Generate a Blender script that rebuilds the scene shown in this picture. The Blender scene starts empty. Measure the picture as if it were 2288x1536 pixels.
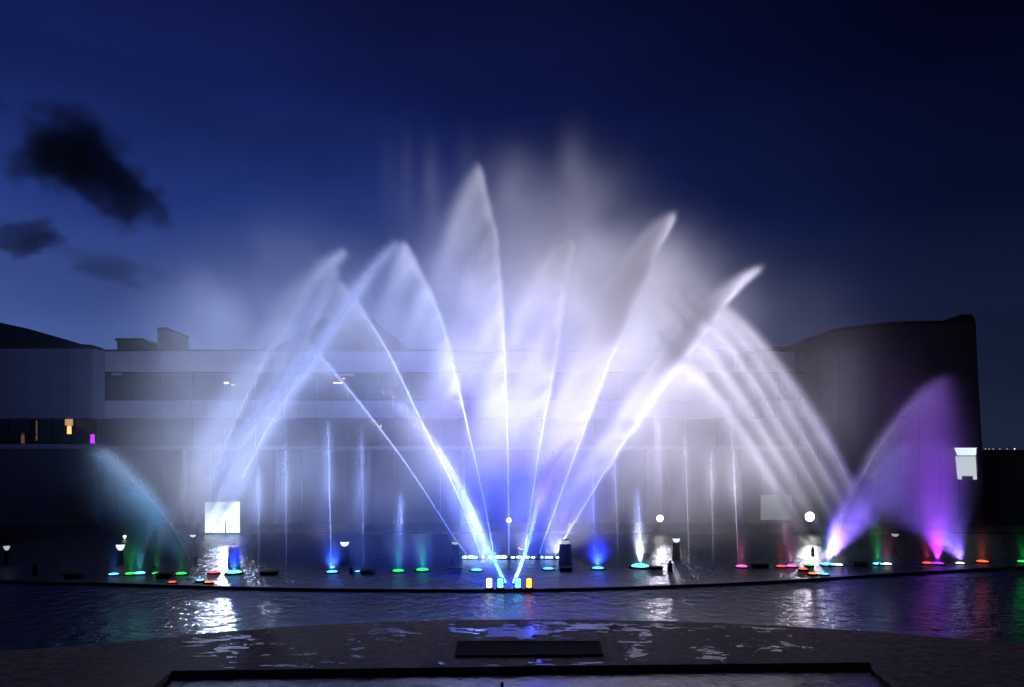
import bpy, bmesh, math, random
import numpy as np
from mathutils import Vector

random.seed(7)
rng = np.random.default_rng(11)
scene = bpy.context.scene
COL = scene.collection
PI = math.pi

# ------------------------------------------------------------------ camera
F, XC, YH, H = 1720.0, 1144.0, 1040.0, 6.0      # focal length in photo pixels, centre column, horizon row, eye height
cam_d = bpy.data.cameras.new('camera')
cam = bpy.data.objects.new('camera', cam_d)
COL.objects.link(cam)
cam.location = (0, 0, H)
cam.rotation_euler = (PI / 2, 0, 0)
cam_d.sensor_width = 36.0
cam_d.lens = 36.0 * F / 2288.0
cam_d.shift_y = (YH - 768.0) / 2288.0
cam_d.clip_end = 6000
cam_d.clip_start = 0.1
scene.camera = cam

# ------------------------------------------------------------------ sky (dusk, the last glow low on the left)
world = bpy.data.worlds.new('World')
scene.world = world
world.use_nodes = True
wn = world.node_tree
wn.nodes.clear()
w_out = wn.nodes.new('ShaderNodeOutputWorld')
w_bg = wn.nodes.new('ShaderNodeBackground')
wn.links.new(w_bg.outputs[0], w_out.inputs[0])
tc = wn.nodes.new('ShaderNodeTexCoord')
def wmath(op, a, b=None):
    n = wn.nodes.new('ShaderNodeMath'); n.operation = op
    for i, v in enumerate((a, b)):
        if v is None: continue
        if isinstance(v, (int, float)): n.inputs[i].default_value = v
        else: wn.links.new(v, n.inputs[i])
    return n.outputs[0]
sep = wn.nodes.new('ShaderNodeSeparateXYZ')
wn.links.new(tc.outputs['Generated'], sep.inputs[0])
SKY_RAMP = [(0.0, (0.105, 0.160, 0.350)), (0.14, (0.062, 0.102, 0.310)), (0.29, (0.0175, 0.038, 0.200)),
            (0.42, (0.0070, 0.0145, 0.104)), (0.56, (0.0044, 0.0076, 0.054)), (1.0, (0.003, 0.005, 0.03))]
ramp = wn.nodes.new('ShaderNodeValToRGB')
while len(ramp.color_ramp.elements) < len(SKY_RAMP):
    ramp.color_ramp.elements.new(0.5)
for el, (p, c) in zip(ramp.color_ramp.elements, SKY_RAMP):
    el.position = p; el.color = (*c, 1)
wn.links.new(wmath('MAXIMUM', sep.outputs['Z'], 0.0), ramp.inputs[0])
# the afterglow side: direction of the set sun is to the left and ahead
glow = wmath('ADD', wmath('MULTIPLY', sep.outputs['X'], -0.80), wmath('MULTIPLY', sep.outputs['Y'], 0.60))
gain = wn.nodes.new('ShaderNodeMapRange')
gain.interpolation_type = 'SMOOTHSTEP'
wn.links.new(glow, gain.inputs['Value'])
gain.inputs['From Min'].default_value = 0.05
gain.inputs['From Max'].default_value = 0.98
gain.inputs['To Min'].default_value = 0.11
gain.inputs['To Max'].default_value = 1.0
# thin high haze breaks the gradient up
sn = wn.nodes.new('ShaderNodeTexNoise')
sn.inputs['Scale'].default_value = 3.2; sn.inputs['Detail'].default_value = 5
smap = wn.nodes.new('ShaderNodeMapping'); smap.inputs['Scale'].default_value = (1, 1, 2.6)
wn.links.new(tc.outputs['Generated'], smap.inputs[0]); wn.links.new(smap.outputs[0], sn.inputs['Vector'])
haze = wn.nodes.new('ShaderNodeMapRange')
haze.inputs['To Min'].default_value = 0.80; haze.inputs['To Max'].default_value = 1.20
haze.inputs['From Min'].default_value = 0.3; haze.inputs['From Max'].default_value = 0.7
wn.links.new(sn.outputs[0], haze.inputs['Value'])
wn.links.new(ramp.outputs[0], w_bg.inputs['Color'])
wn.links.new(wmath('MULTIPLY', gain.outputs[0], haze.outputs[0]), w_bg.inputs['Strength'])

# ------------------------------------------------------------------ exposure
scene.view_settings.view_transform = 'Standard'
scene.view_settings.look = 'None'
scene.view_settings.exposure = 0.0
scene.view_settings.gamma = 1.0
scene.view_settings.use_curve_mapping = False
cy = scene.cycles
cy.use_denoising = True
cy.max_bounces = 5
cy.diffuse_bounces = 2
cy.glossy_bounces = 3
cy.transmission_bounces = 3
cy.transparent_max_bounces = 48
cy.volume_bounces = 0
cy.volume_step_rate = 2.0
cy.sample_clamp_indirect = 25.0
cy.sample_clamp_direct = 0.0
cy.caustics_reflective = False
cy.caustics_refractive = False

# ------------------------------------------------------------------ helpers
def P(px, py, D):
    """point at depth D that stands at photo position px, py"""
    return Vector(((px - XC) / F * D, D, H - (py - YH) / F * D))

def G(px, py, z=0.0):
    """point of the level z that stands at photo position px, py"""
    D = (H - z) * F / (py - YH)
    return Vector(((px - XC) / F * D, D, z))

def link(o, parent=None):
    COL.objects.link(o)
    if parent is not None: o.parent = parent
    return o

def tag(o, label=None, cat=None, group=None, kind=None):
    if label: o['label'] = label
    if cat: o['category'] = cat
    if group: o['group'] = group
    if kind: o['kind'] = kind
    return o

def empty(name, loc, label=None, cat=None, group=None):
    o = bpy.data.objects.new(name, None)
    o.location = loc
    o.empty_display_size = 0.3
    return tag(link(o), label, cat, group)

def mesh_obj(name, verts, faces, mat, parent=None, smooth=False, loc=None):
    me = bpy.data.meshes.new(name)
    me.from_pydata([tuple(v) for v in verts], [], faces)
    if mat: me.materials.append(mat)
    if smooth: me.shade_smooth()
    me.update()
    o = bpy.data.objects.new(name, me)
    if loc is not None: o.location = loc
    return link(o, parent)

class MB:
    def __init__(s): s.v = []; s.f = []
    def box(s, lo, hi, taper=0.0):
        x0, y0, z0 = lo; x1, y1, z1 = hi; n = len(s.v); t = taper
        s.v += [(x0, y0, z0), (x1, y0, z0), (x1, y1, z0), (x0, y1, z0),
                (x0 + t, y0 + t, z1), (x1 - t, y0 + t, z1), (x1 - t, y1 - t, z1), (x0 + t, y1 - t, z1)]
        s.f += [tuple(n + i for i in q) for q in ((0, 3, 2, 1), (4, 5, 6, 7), (0, 1, 5, 4), (1, 2, 6, 5), (2, 3, 7, 6), (3, 0, 4, 7))]
        return s
    def prism(s, poly, y0, y1):
        """poly of (x, z), extruded along y"""
        n = len(s.v); k = len(poly)
        s.v += [(x, y0, z) for x, z in poly] + [(x, y1, z) for x, z in poly]
        s.f += [tuple(n + i for i in range(k)), tuple(n + k + i for i in reversed(range(k)))]
        s.f += [(n + i, n + k + i, n + k + (i + 1) % k, n + (i + 1) % k) for i in range(k)]
        return s
    def slab(s, poly, z0, z1):
        """poly of (x, y), extruded along z"""
        n = len(s.v); k = len(poly)
        s.v += [(x, y, z0) for x, y in poly] + [(x, y, z1) for x, y in poly]
        s.f += [tuple(n + i for i in reversed(range(k))), tuple(n + k + i for i in range(k))]
        s.f += [(n + i, n + (i + 1) % k, n + k + (i + 1) % k, n + k + i) for i in range(k)]
        return s
    def lathe(s, prof, seg=14, c=(0, 0, 0)):
        n = len(s.v)
        for r, z in prof:
            for i in range(seg):
                a = 2 * PI * i / seg
                s.v.append((c[0] + r * math.cos(a), c[1] + r * math.sin(a), c[2] + z))
        for j in range(len(prof) - 1):
            for i in range(seg):
                a, b = n + j * seg + i, n + j * seg + (i + 1) % seg
                s.f.append((a, b, b + seg, a + seg))
        s.f.append(tuple(n + i for i in reversed(range(seg))))
        s.f.append(tuple(n + (len(prof) - 1) * seg + i for i in range(seg)))
        return s
    def tube(s, p0, p1, r0, r1=None, seg=8):
        r1 = r0 if r1 is None else r1
        p0, p1 = Vector(p0), Vector(p1); d = (p1 - p0).normalized()
        u = d.orthogonal().normalized(); w = d.cross(u); n = len(s.v)
        for p, r in ((p0, r0), (p1, r1)):
            for i in range(seg):
                a = 2 * PI * i / seg
                s.v.append(tuple(p + u * (r * math.cos(a)) + w * (r * math.sin(a))))
        for i in range(seg):
            s.f.append((n + i, n + (i + 1) % seg, n + seg + (i + 1) % seg, n + seg + i))
        s.f += [tuple(n + i for i in reversed(range(seg))), tuple(n + seg + i for i in range(seg))]
        return s
    def build(s, name, mat, parent=None, loc=None, smooth=False):
        return mesh_obj(name, s.v, s.f, mat, parent, smooth, loc)

def new_mat(name):
    m = bpy.data.materials.new(name); m.use_nodes = True
    nt = m.node_tree; nt.nodes.clear()
    return m, nt, nt.nodes.new('ShaderNodeOutputMaterial')

def surf(name, c0, c1=None, rough=0.6, scale=1.5, bump=0.0, bscale=20.0, metal=0.0, rough1=None, detail=6.0, spec=0.5):
    m, nt, out = new_mat(name)
    p = nt.nodes.new('ShaderNodeBsdfPrincipled'); nt.links.new(p.outputs[0], out.inputs[0])
    t = nt.nodes.new('ShaderNodeTexCoord')
    n = nt.nodes.new('ShaderNodeTexNoise'); n.inputs['Scale'].default_value = scale; n.inputs['Detail'].default_value = detail
    nt.links.new(t.outputs['Object'], n.inputs['Vector'])
    r = nt.nodes.new('ShaderNodeValToRGB')
    r.color_ramp.elements[0].position = .32; r.color_ramp.elements[1].position = .7
    r.color_ramp.elements[0].color = (*c0, 1); r.color_ramp.elements[1].color = (*(c1 or c0), 1)
    nt.links.new(n.outputs[0], r.inputs[0]); nt.links.new(r.outputs[0], p.inputs['Base Color'])
    p.inputs['Roughness'].default_value = rough; p.inputs['Metallic'].default_value = metal
    p.inputs['Specular IOR Level'].default_value = spec
    if rough1 is not None:
        mr = nt.nodes.new('ShaderNodeMapRange'); mr.inputs['To Min'].default_value = rough; mr.inputs['To Max'].default_value = rough1
        mr.inputs['From Min'].default_value = .35; mr.inputs['From Max'].default_value = .65
        nt.links.new(n.outputs[0], mr.inputs[0]); nt.links.new(mr.outputs[0], p.inputs['Roughness'])
    if bump:
        b = nt.nodes.new('ShaderNodeBump'); b.inputs['Strength'].default_value = bump; b.inputs['Distance'].default_value = .02
        n2 = nt.nodes.new('ShaderNodeTexNoise'); n2.inputs['Scale'].default_value = bscale; n2.inputs['Detail'].default_value = 4
        nt.links.new(t.outputs['Object'], n2.inputs['Vector']); nt.links.new(n2.outputs[0], b.inputs['Height'])
        nt.links.new(b.outputs[0], p.inputs['Normal'])
    return m

def glow_mat(name, col, strength):
    m, nt, out = new_mat(name)
    e = nt.nodes.new('ShaderNodeEmission'); nt.links.new(e.outputs[0], out.inputs[0])
    e.inputs[0].default_value = (*col, 1); e.inputs[1].default_value = strength
    m.cycles.emission_sampling = 'NONE'
    return m

def water_mat(name, base, rough, bump, scale, stretch=(1, 1, 1), dist=0.05):
    m, nt, out = new_mat(name)
    p = nt.nodes.new('ShaderNodeBsdfPrincipled'); nt.links.new(p.outputs[0], out.inputs[0])
    p.inputs['Base Color'].default_value = (*base, 1); p.inputs['Roughness'].default_value = rough
    p.inputs['IOR'].default_value = 1.33
    t = nt.nodes.new('ShaderNodeTexCoord'); mp = nt.nodes.new('ShaderNodeMapping'); mp.inputs['Scale'].default_value = stretch
    nt.links.new(t.outputs['Object'], mp.inputs[0])
    n = nt.nodes.new('ShaderNodeTexNoise'); n.inputs['Scale'].default_value = scale; n.inputs['Detail'].default_value = 3; n.inputs['Distortion'].default_value = .6
    n2 = nt.nodes.new('ShaderNodeTexNoise'); n2.inputs['Scale'].default_value = scale * .22; n2.inputs['Detail'].default_value = 2
    nt.links.new(mp.outputs[0], n.inputs['Vector']); nt.links.new(mp.outputs[0], n2.inputs['Vector'])
    ad = nt.nodes.new('ShaderNodeMath'); ad.operation = 'MULTIPLY_ADD'; ad.inputs[1].default_value = 2.2
    nt.links.new(n2.outputs[0], ad.inputs[0]); nt.links.new(n.outputs[0], ad.inputs[2])
    b = nt.nodes.new('ShaderNodeBump'); b.inputs['Strength'].default_value = bump; b.inputs['Distance'].default_value = dist
    nt.links.new(ad.outputs[0], b.inputs['Height']); nt.links.new(b.outputs[0], p.inputs['Normal'])
    return m

def spot(name, loc, target, power, color, size=60, blend=0.6, radius=0.2, parent=None):
    l = bpy.data.lights.new(name, 'SPOT'); l.energy = power; l.color = color
    l.spot_size = math.radians(size); l.spot_blend = blend; l.shadow_soft_size = radius
    o = bpy.data.objects.new(name, l)
    o.rotation_euler = (Vector(target) - Vector(loc)).to_track_quat('-Z', 'Y').to_euler()
    loc = Vector(loc)
    if parent is not None: loc = loc - parent.location
    o.location = loc
    return link(o, parent)

# ------------------------------------------------------------------ materials
M = {}
M['ground'] = surf('dark_paving', (.035, .035, .038), (.06, .06, .062), .75, .8, .4, 9)
M['deck'] = surf('wet_concrete', (.13, .098, .075), (.37, .29, .23), .70, 3.4, 1.0, 30, rough1=.85, spec=.10, detail=12)
M['kerb'] = surf('dark_kerb', (.025, .025, .028), (.05, .05, .052), .45, 2.0, .4, 18)
M['cladding'] = surf('pale_cladding', (.40, .37, .35), (.47, .44, .42), .55, .5, .1, 12)
M['frame'] = surf('dark_metal', (.03, .03, .035), (.045, .045, .05), .45, 3, metal=.3)
M['glass'] = surf('dark_glass', (.020, .024, .032), (.03, .035, .045), .38, .4)
M['slab'] = surf('grey_render', (.17, .17, .18), (.23, .23, .24), .7, .7, .2, 8)
M['blue_wall'] = surf('grey_wall_panel', (.15, .17, .20), (.19, .21, .24), .6, .35, .2, 8)
M['roof'] = surf('dark_roof', (.022, .022, .024), (.035, .035, .038), .7, .8, .2, 10)
M['dark_wall'] = surf('brown_wall', (.055, .050, .050), (.085, .075, .072), .75, .25, .3, 5)
M['unit'] = surf('plant_metal', (.06, .06, .065), (.09, .09, .095), .6, 2)
M['housing'] = surf('black_housing', (.006, .006, .007), (.011, .011, .012), .9, 6, spec=.06)
M['bollard'] = surf('bollard_black', (.008, .008, .009), (.015, .015, .015), .8, 4, spec=.12)
M['screen_white'] = surf('white_screen', (.78, .80, .80), (.82, .83, .82), .5, 1)
M['far_water'] = water_mat('fountain_basin_water', (.020, .028, .055), .30, 1.0, 5.0, (1, .7, 1), .10)
M['near_water'] = water_mat('near_basin_water', (.016, .034, .110), .09, 1.0, 7.0, (1, .75, 1), .075)
M['pool_water'] = water_mat('pool_water', (.016, .020, .040), .16, .6, 6.0, (1, .6, 1), .05)
M['puddle'] = water_mat('puddle_water', (.02, .02, .024), .10, .12, 8.0, (1, 1, 1), .02)
M['lamp_cool'] = glow_mat('lamp_cool', (.92, .96, 1.0), 14)

# stream and droplets of aerated water: white scatterers, thinner where the 'body' attribute is low
def aerated(name, gain):
    m, nt, out = new_mat(name)
    d = nt.nodes.new('ShaderNodeBsdfDiffuse'); d.inputs[0].default_value = (.85, .87, .9, 1)
    t = nt.nodes.new('ShaderNodeBsdfTranslucent'); t.inputs[0].default_value = (.85, .87, .9, 1)
    mx = nt.nodes.new('ShaderNodeMixShader'); mx.inputs[0].default_value = .55
    nt.links.new(d.outputs[0], mx.inputs[1]); nt.links.new(t.outputs[0], mx.inputs[2])
    tr = nt.nodes.new('ShaderNodeBsdfTransparent'); m2 = nt.nodes.new('ShaderNodeMixShader')
    a = nt.nodes.new('ShaderNodeAttribute'); a.attribute_name = 'body'
    tcx = nt.nodes.new('ShaderNodeTexCoord'); n = nt.nodes.new('ShaderNodeTexNoise'); n.inputs['Scale'].default_value = 2.5
    nt.links.new(tcx.outputs['Object'], n.inputs['Vector'])
    mu = nt.nodes.new('ShaderNodeMath'); mu.operation = 'MULTIPLY'
    nt.links.new(a.outputs['Fac'], mu.inputs[0]); nt.links.new(n.outputs[0], mu.inputs[1])
    mg = nt.nodes.new('ShaderNodeMath'); mg.operation = 'MULTIPLY'; mg.inputs[1].default_value = gain; mg.use_clamp = True
    nt.links.new(mu.outputs[0], mg.inputs[0]); nt.links.new(mg.outputs[0], m2.inputs[0])
    nt.links.new(tr.outputs[0], m2.inputs[1]); nt.links.new(mx.outputs[0], m2.inputs[2])
    nt.links.new(m2.outputs[0], out.inputs[0])
    return m
M['stream'] = aerated('water_stream', 1.6)
m, nt, out = new_mat('water_droplet')
d = nt.nodes.new('ShaderNodeBsdfDiffuse'); d.inputs[0].default_value = (.85, .87, .9, 1)
t = nt.nodes.new('ShaderNodeBsdfTranslucent'); t.inputs[0].default_value = (.85, .87, .9, 1)
mx = nt.nodes.new('ShaderNodeMixShader'); mx.inputs[0].default_value = .5
nt.links.new(d.outputs[0], mx.inputs[1]); nt.links.new(t.outputs[0], mx.inputs[2]); nt.links.new(mx.outputs[0], out.inputs[0])
M['droplet'] = m

# ------------------------------------------------------------------ a density grid held by one object and turned into a volume
def volume_from_grid(name, grid, lo, hi, color, aniso, density=1.0, absorb=None):
    nx, ny, nz = grid.shape
    me = bpy.data.meshes.new(name)
    me.vertices.add(grid.size)
    me.attributes.new('density', 'FLOAT', 'POINT').data.foreach_set('value', np.ascontiguousarray(grid, dtype=np.float32).ravel())
    mat, nt, out = new_mat(name + '_vapour')
    pv = nt.nodes.new('ShaderNodeVolumePrincipled'); nt.links.new(pv.outputs[0], out.inputs['Volume'])
    pv.inputs['Density'].default_value = density
    pv.inputs['Color'].default_value = (*color, 1)
    pv.inputs['Anisotropy'].default_value = aniso
    if absorb: pv.inputs['Absorption Color'].default_value = (*absorb, 1)
    me.materials.append(mat)
    ob = link(bpy.data.objects.new(name, me))
    ng = bpy.data.node_groups.new(name + '_nodes', 'GeometryNodeTree')
    ng.interface.new_socket('Geometry', in_out='INPUT', socket_type='NodeSocketGeometry')
    ng.interface.new_socket('Geometry', in_out='OUTPUT', socket_type='NodeSocketGeometry')
    N, L = ng.nodes.new, ng.links.new
    gi, go, vc = N('NodeGroupInput'), N('NodeGroupOutput'), N('GeometryNodeVolumeCube')
    vc.inputs['Min'].default_value = lo; vc.inputs['Max'].default_value = hi
    for ax, n_ in zip('XYZ', (nx, ny, nz)): vc.inputs['Resolution ' + ax].default_value = n_
    pos = N('GeometryNodeInputPosition')
    def vm(op, a, b=None):
        q = N('ShaderNodeVectorMath'); q.operation = op; L(a, q.inputs[0])
        if b is not None: q.inputs[1].default_value = b
        return q.outputs[0]
    step = (np.array(hi, float) - np.array(lo, float)) / (np.array([nx, ny, nz]) - 1)
    s = vm('FLOOR', vm('ADD', vm('DIVIDE', vm('SUBTRACT', pos.outputs[0], lo), step), (.5, .5, .5)))
    sx = N('ShaderNodeSeparateXYZ'); L(s, sx.inputs[0])
    def im(op, a, b):
        q = N('FunctionNodeIntegerMath'); q.operation = op; L(a, q.inputs[0])
        if isinstance(b, int): q.inputs[1].default_value = b
        else: L(b, q.inputs[1])
        return q.outputs[0]
    idx = im('ADD', im('ADD', im('MULTIPLY', sx.outputs[0], ny * nz), im('MULTIPLY', sx.outputs[1], nz)), sx.outputs[2])
    si, na = N('GeometryNodeSampleIndex'), N('GeometryNodeInputNamedAttribute')
    si.data_type = 'FLOAT'; na.data_type = 'FLOAT'; na.inputs['Name'].default_value = 'density'
    L(gi.outputs[0], si.inputs['Geometry']); L(na.outputs['Attribute'], si.inputs['Value']); L(idx, si.inputs['Index'])
    L(si.outputs[0], vc.inputs['Density'])
    sm = N('GeometryNodeSetMaterial'); sm.inputs['Material'].default_value = mat
    L(vc.outputs[0], sm.inputs[0]); L(sm.outputs[0], go.inputs[0])
    ob.modifiers.new('volume', 'NODES').node_group = ng
    return ob

def noise3(shape, cells, seed, octaves=4):
    r = np.random.default_rng(seed); outg = np.zeros(shape, np.float32); amp = 1.0
    for o in range(octaves):
        c = [max(2, int(k * 2 ** o) + 2) for k in cells]
        a = r.random(c, dtype=np.float32) - .5
        for ax in range(3):
            x = np.linspace(0, c[ax] - 1.001, shape[ax]); i = x.astype(int); f = (x - i).astype(np.float32)
            f = f * f * (3 - 2 * f)
            sh = [1, 1, 1]; sh[ax] = -1; f = f.reshape(sh)
            a = np.take(a, i, ax) * (1 - f) + np.take(a, i + 1, ax) * f
        outg += a * amp; amp *= .55
    return outg

# ================================================================== SETTING
def sheet(name, pts, z, mat):
    return mesh_obj(name, [(p[0], p[1], z) for p in pts], [tuple(range(len(pts)))], mat)

gr = sheet('ground', [(-900, -60), (900, -60), (900, 1800), (-900, 1800)], -0.9, M['ground']); tag(gr, kind='structure')

def curve_pts(raw, z, n=60):
    w = [G(x, y, z) for x, y in raw]
    xs = np.array([p.x for p in w]); ys = np.array([p.y for p in w])
    X = np.linspace(xs[0], xs[-1], n)
    Y = np.interp(X, xs, ys)
    for _ in range(6):
        Y[1:-1] = (Y[:-2] + 2 * Y[1:-1] + Y[2:]) / 4
    return [(a, b) for a, b in zip(X, Y)]

WEIR = [(-420, 1282), (60, 1297), (300, 1303), (600, 1312), (880, 1315), (1130, 1316.5), (1400, 1310), (1600, 1303), (1800, 1293), (2000, 1279), (2288, 1264), (2700, 1250)]
EDGE = [(-700, 1500), (-200, 1468), (200, 1443), (450, 1416), (700, 1396), (1000, 1385), (1300, 1384), (1600, 1391), (1900, 1408), (2100, 1425), (2400, 1446), (2900, 1478)]
weir = curve_pts(WEIR, .05)
edge = curve_pts(EDGE, .05)
far_y = 68.0
sheet_far = sheet('fountain_basin_water', weir + [(weir[-1][0], far_y), (weir[0][0], far_y)], 0.0, M['far_water']); tag(sheet_far, kind='structure')
near = sheet('near_basin_water', [(x, y - .3) for x, y in edge] + [(weir[-1][0] + 8, weir[-1][1]), ] + [(x, y + .1) for x, y in reversed(weir)] + [(weir[0][0] - 8, weir[0][1])], -0.10, M['near_water']); tag(near, kind='structure')
# overflow rim between the two basins
mb = MB(); n = len(weir)
for i in range(n - 1):
    (x0, y0), (x1, y1) = weir[i], weir[i + 1]
    k = len(mb.v)
    mb.v += [(x0, y0 - .17, -.5), (x1, y1 - .17, -.5), (x0, y0 - .17, .045), (x1, y1 - .17, .045), (x0, y0 + .17, .045), (x1, y1 + .17, .045), (x0, y0 + .17, -.5), (x1, y1 + .17, -.5)]
    mb.f += [(k, k + 1, k + 3, k + 2), (k + 2, k + 3, k + 5, k + 4), (k + 4, k + 5, k + 7, k + 6)]
tag(mb.build('basin_kerb', M['kerb']), kind='structure')
# the deck in front: curved back edge, straight front edge with a lower pool cut into it
FL, FR = G(385, 1499, .05), G(1943, 1480, .05)
fy = lambda x: FL.y + (FR.y - FL.y) * (x - FL.x) / (FR.x - FL.x)
dk = MB()
front = [(edge[-1][0], 8.0), (FR.x * .80, 8.0), (FR.x, FR.y), (FL.x, FL.y), (FL.x * .86, 8.0), (edge[0][0], 8.0)]
dk.slab([(x, y) for x, y in reversed(edge)] [::-1][::-1] + front[::-1] if False else list(front) + list(edge), -.6, .05)
deck = dk.build('deck', M['deck']); tag(deck, kind='structure')
pool = sheet('lower_pool_water', [(FL.x - .3, FL.y + .2), (FL.x * .86 - .3, 8), (FR.x * .8 + .3, 8), (FR.x + .3, FR.y + .2)], -0.13, M['pool_water']); tag(pool, kind='structure')
# bank behind the fountain basin
bank = MB().box((-160, far_y, -.8), (160, 140, .10)).build('bank', M['ground']); tag(bank, kind='structure')
kerb = MB().box((-160, far_y - .5, -.8), (160, far_y - .002, .16)).build('bank_kerb', M['kerb']); tag(kerb, kind='structure')

# puddles on the deck, cut out of a noise field where the photograph shows them
def puddles():
    blobs = [(500, 1445, 50, 16, 1.0), (515, 1470, 12, 14, .8), (500, 1490, 12, 8, .7), (1150, 1408, 75, 16, 1.25), (1200, 1394, 70, 7, 1.1), (1330, 1400, 80, 12, 1.0), (1420, 1415, 30, 14, .95),
             (1420, 1455, 14, 18, .85), (1440, 1480, 20, 6, .8), (1600, 1470, 30, 12, .8), (1570, 1450, 22, 10, .65), (1725, 1447, 40, 8, .9), (1710, 1402, 40, 6, .9), (1640, 1397, 40, 5, .9), (1290, 1489, 26, 5, 1.1),
             (1100, 1492, 50, 4, 1.05), (1195, 1492, 40, 4, 1.05), (860, 1412, 50, 10, .75), (790, 1450, 14, 14, .6), (760, 1470, 14, 12, .6), (700, 1455, 12, 10, .55), (640, 1490, 40, 5, .6), (1480, 1402, 30, 6, .8), (1560, 1410, 16, 8, .7), (1010, 1480, 24, 4, .5)]
    x0, x1, y0, y1 = -11.5, 13.0, 22.6, 30.2
    st = .035
    xs = np.arange(x0, x1, st); ys = np.arange(y0, y1, st)
    XX, YY = np.meshgrid(xs, ys, indexing='ij')
    px = XC + F * XX / YY; py = YH + F * (H - .05) / YY
    fld = np.zeros_like(XX)
    for bx, by, sx, sy, a in blobs:
        fld = np.maximum(fld, .74 * a * np.exp(-((px - bx) / sx) ** 2 * .5 - ((py - by) / sy) ** 2 * .5))
    nz = noise3((len(xs), len(ys), 2), (44, 24, 1), 5, 6)[:, :, 0] * 1.3
    n2 = noise3((len(xs), len(ys), 2), (18, 12, 1), 15, 4)[:, :, 0]
    rid = np.clip(1 - np.abs(n2) * 11, 0, 1)                      # thin winding trickles
    on = (fld + nz * .85 + rid * .46 * (fld > .10)) > .66
    # keep clear of the deck's edges
    ex = np.interp(xs, [p[0] for p in edge], [p[1] for p in edge])
    on &= (YY < ex[:, None] - .45) & (YY > fy(XX) + .12)
    ii, jj = np.nonzero(on)
    k = (len(ys) + 1)
    vid = {}; v = []; f = []
    def vert(i, j):
        q = i * k + j
        if q not in vid:
            vid[q] = len(v); v.append((x0 + (i - .5) * st, y0 + (j - .5) * st, .054))
        return vid[q]
    for i, j in zip(ii.tolist(), jj.tolist()):
        f.append((vert(i, j), vert(i + 1, j), vert(i + 1, j + 1), vert(i, j + 1)))
    o = mesh_obj('puddle_water', v, f, M['puddle']); tag(o, kind='stuff')
puddles()

dc = [G(1021, 1437, .05), G(1340, 1437, .05), G(1348, 1467, .05), G(1017, 1469, .05)]
cen = sum(dc, Vector()) / 4
cover = empty('drain_cover', (cen.x, cen.y, .05), 'long black drain cover lying across the middle of the wet deck', 'drain cover')
loc = [p - cen for p in dc]
MB().slab([(p.x * .985, p.y * .93) for p in reversed(loc)], 0, .055).build('panel', M['housing'], cover)
fr = MB()
for i in range(4):
    a, b = loc[i], loc[(i + 1) % 4]
    fr.slab([(a.x, a.y), (b.x, b.y), (b.x * .985, b.y * .93), (a.x * .985, a.y * .93)][::-1], 0, .075)
fr.build('frame', M['bollard'], cover)
c = G(1122, 1545, -.13)
nz_ = empty('pool_nozzle', c, 'small dark nozzle poking out of the lower pool at the bottom edge', 'nozzle')
MB().lathe([(.075, -.3), (.075, .06), (.045, .10), (.045, .20), (.025, .26)], 10).build('pipe', M['bollard'], nz_)
MB().lathe([(.09, .062), (.09, .09)], 10).build('collar', M['housing'], nz_)

# ------------------------------------------------------------------ clouds
def cloud(name, px, py, wpx, hpx, D, dens, seed, tilt, label, thr=.06):
    k = D / F
    c = P(px, py, D)
    shape = (90, 30, 60)
    w, h, dp = wpx * k, hpx * k, hpx * k * .9
    lo = (c.x - w, c.y - dp, c.z - h); hi = (c.x + w, c.y + dp, c.z + h)
    u, v_, z = np.meshgrid(np.linspace(-1, 1, 90), np.linspace(-1, 1, 30), np.linspace(-1, 1, 60), indexing='ij')
    uu = u; zz = z + tilt * u
    r = np.sqrt((uu / .62) ** 2 + (v_ / .7) ** 2 + (zz / .55) ** 2)
    nse = noise3(shape, (5, 3, 4), seed, 5)
    dgrid = np.clip((1.0 - r) * 1.9 + nse * 1.9 - thr, 0, .6) * dens
    dgrid *= np.clip((1 - np.maximum(np.maximum(abs(u), abs(v_)), abs(z))) * 6, 0, 1)
    dgrid[dgrid < 1e-6] = 0
    o = volume_from_grid(name, dgrid, lo, hi, (.17, .13, .115), 0.0)
    tag(o, label, 'cloud', 'dusk clouds low on the left', kind='stuff')
cloud('cloud', 182, 368, 235, 180, 1500, .030, 3, .55, 'large near black ragged cloud in the blue dusk sky')
cloud('cloud', 40, 528, 180, 76, 1650, .034, 21, .05, 'smaller dark cloud below the big one at the picture edge')
cloud('cloud', 245, 598, 170, 70, 1700, .010, 8, .45, 'thin slanting wisp of dark cloud over the left roof')

# ================================================================== BUILDINGS
def zat(py, D): return H - (py - YH) / F * D
def xat(px, D): return (px - XC) / F * D

# main convention hall -----------------------------------------------------
D0 = 77.0
hall = empty('convention_hall', (0, D0, 0), 'long pale clad building with two dark ribbon window storeys behind the fountain', 'building')
def hl(x, y, z): return (x, y - D0, z)
hx0, hx1 = xat(150, D0), xat(1800, D0)
z_top, z_par, z_b1, z_b0, z_slab, z_sl2 = [zat(y, D0) for y in (780, 831, 895, 935, 997, 1006)]
MB().box(hl(hx0, D0 + 1.2, .1), hl(hx1, D0 + 16, z_top - .25)).build('wall', M['dark_wall'], hall)
MB().box(hl(hx0, D0 + .02, z_top - .22), hl(hx1, D0 + 16, z_top - .05)).build('roof', M['roof'], hall)
MB().box(hl(hx0, D0 + .16, z_par), hl(hx1, D0 + 1.2, z_top - .23)).build('parapet', M['slab'], hall)
MB().box(hl(hx0, D0 + .16, z_b0), hl(hx1, D0 + 1.2, z_b1)).build('spandrel', M['slab'], hall)
MB().box(hl(hx0, D0 - .35, z_sl2), hl(hx1, D0 + 1.2, z_slab)).build('floor_slab', M['slab'], hall)
pw = 1.55
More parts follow.
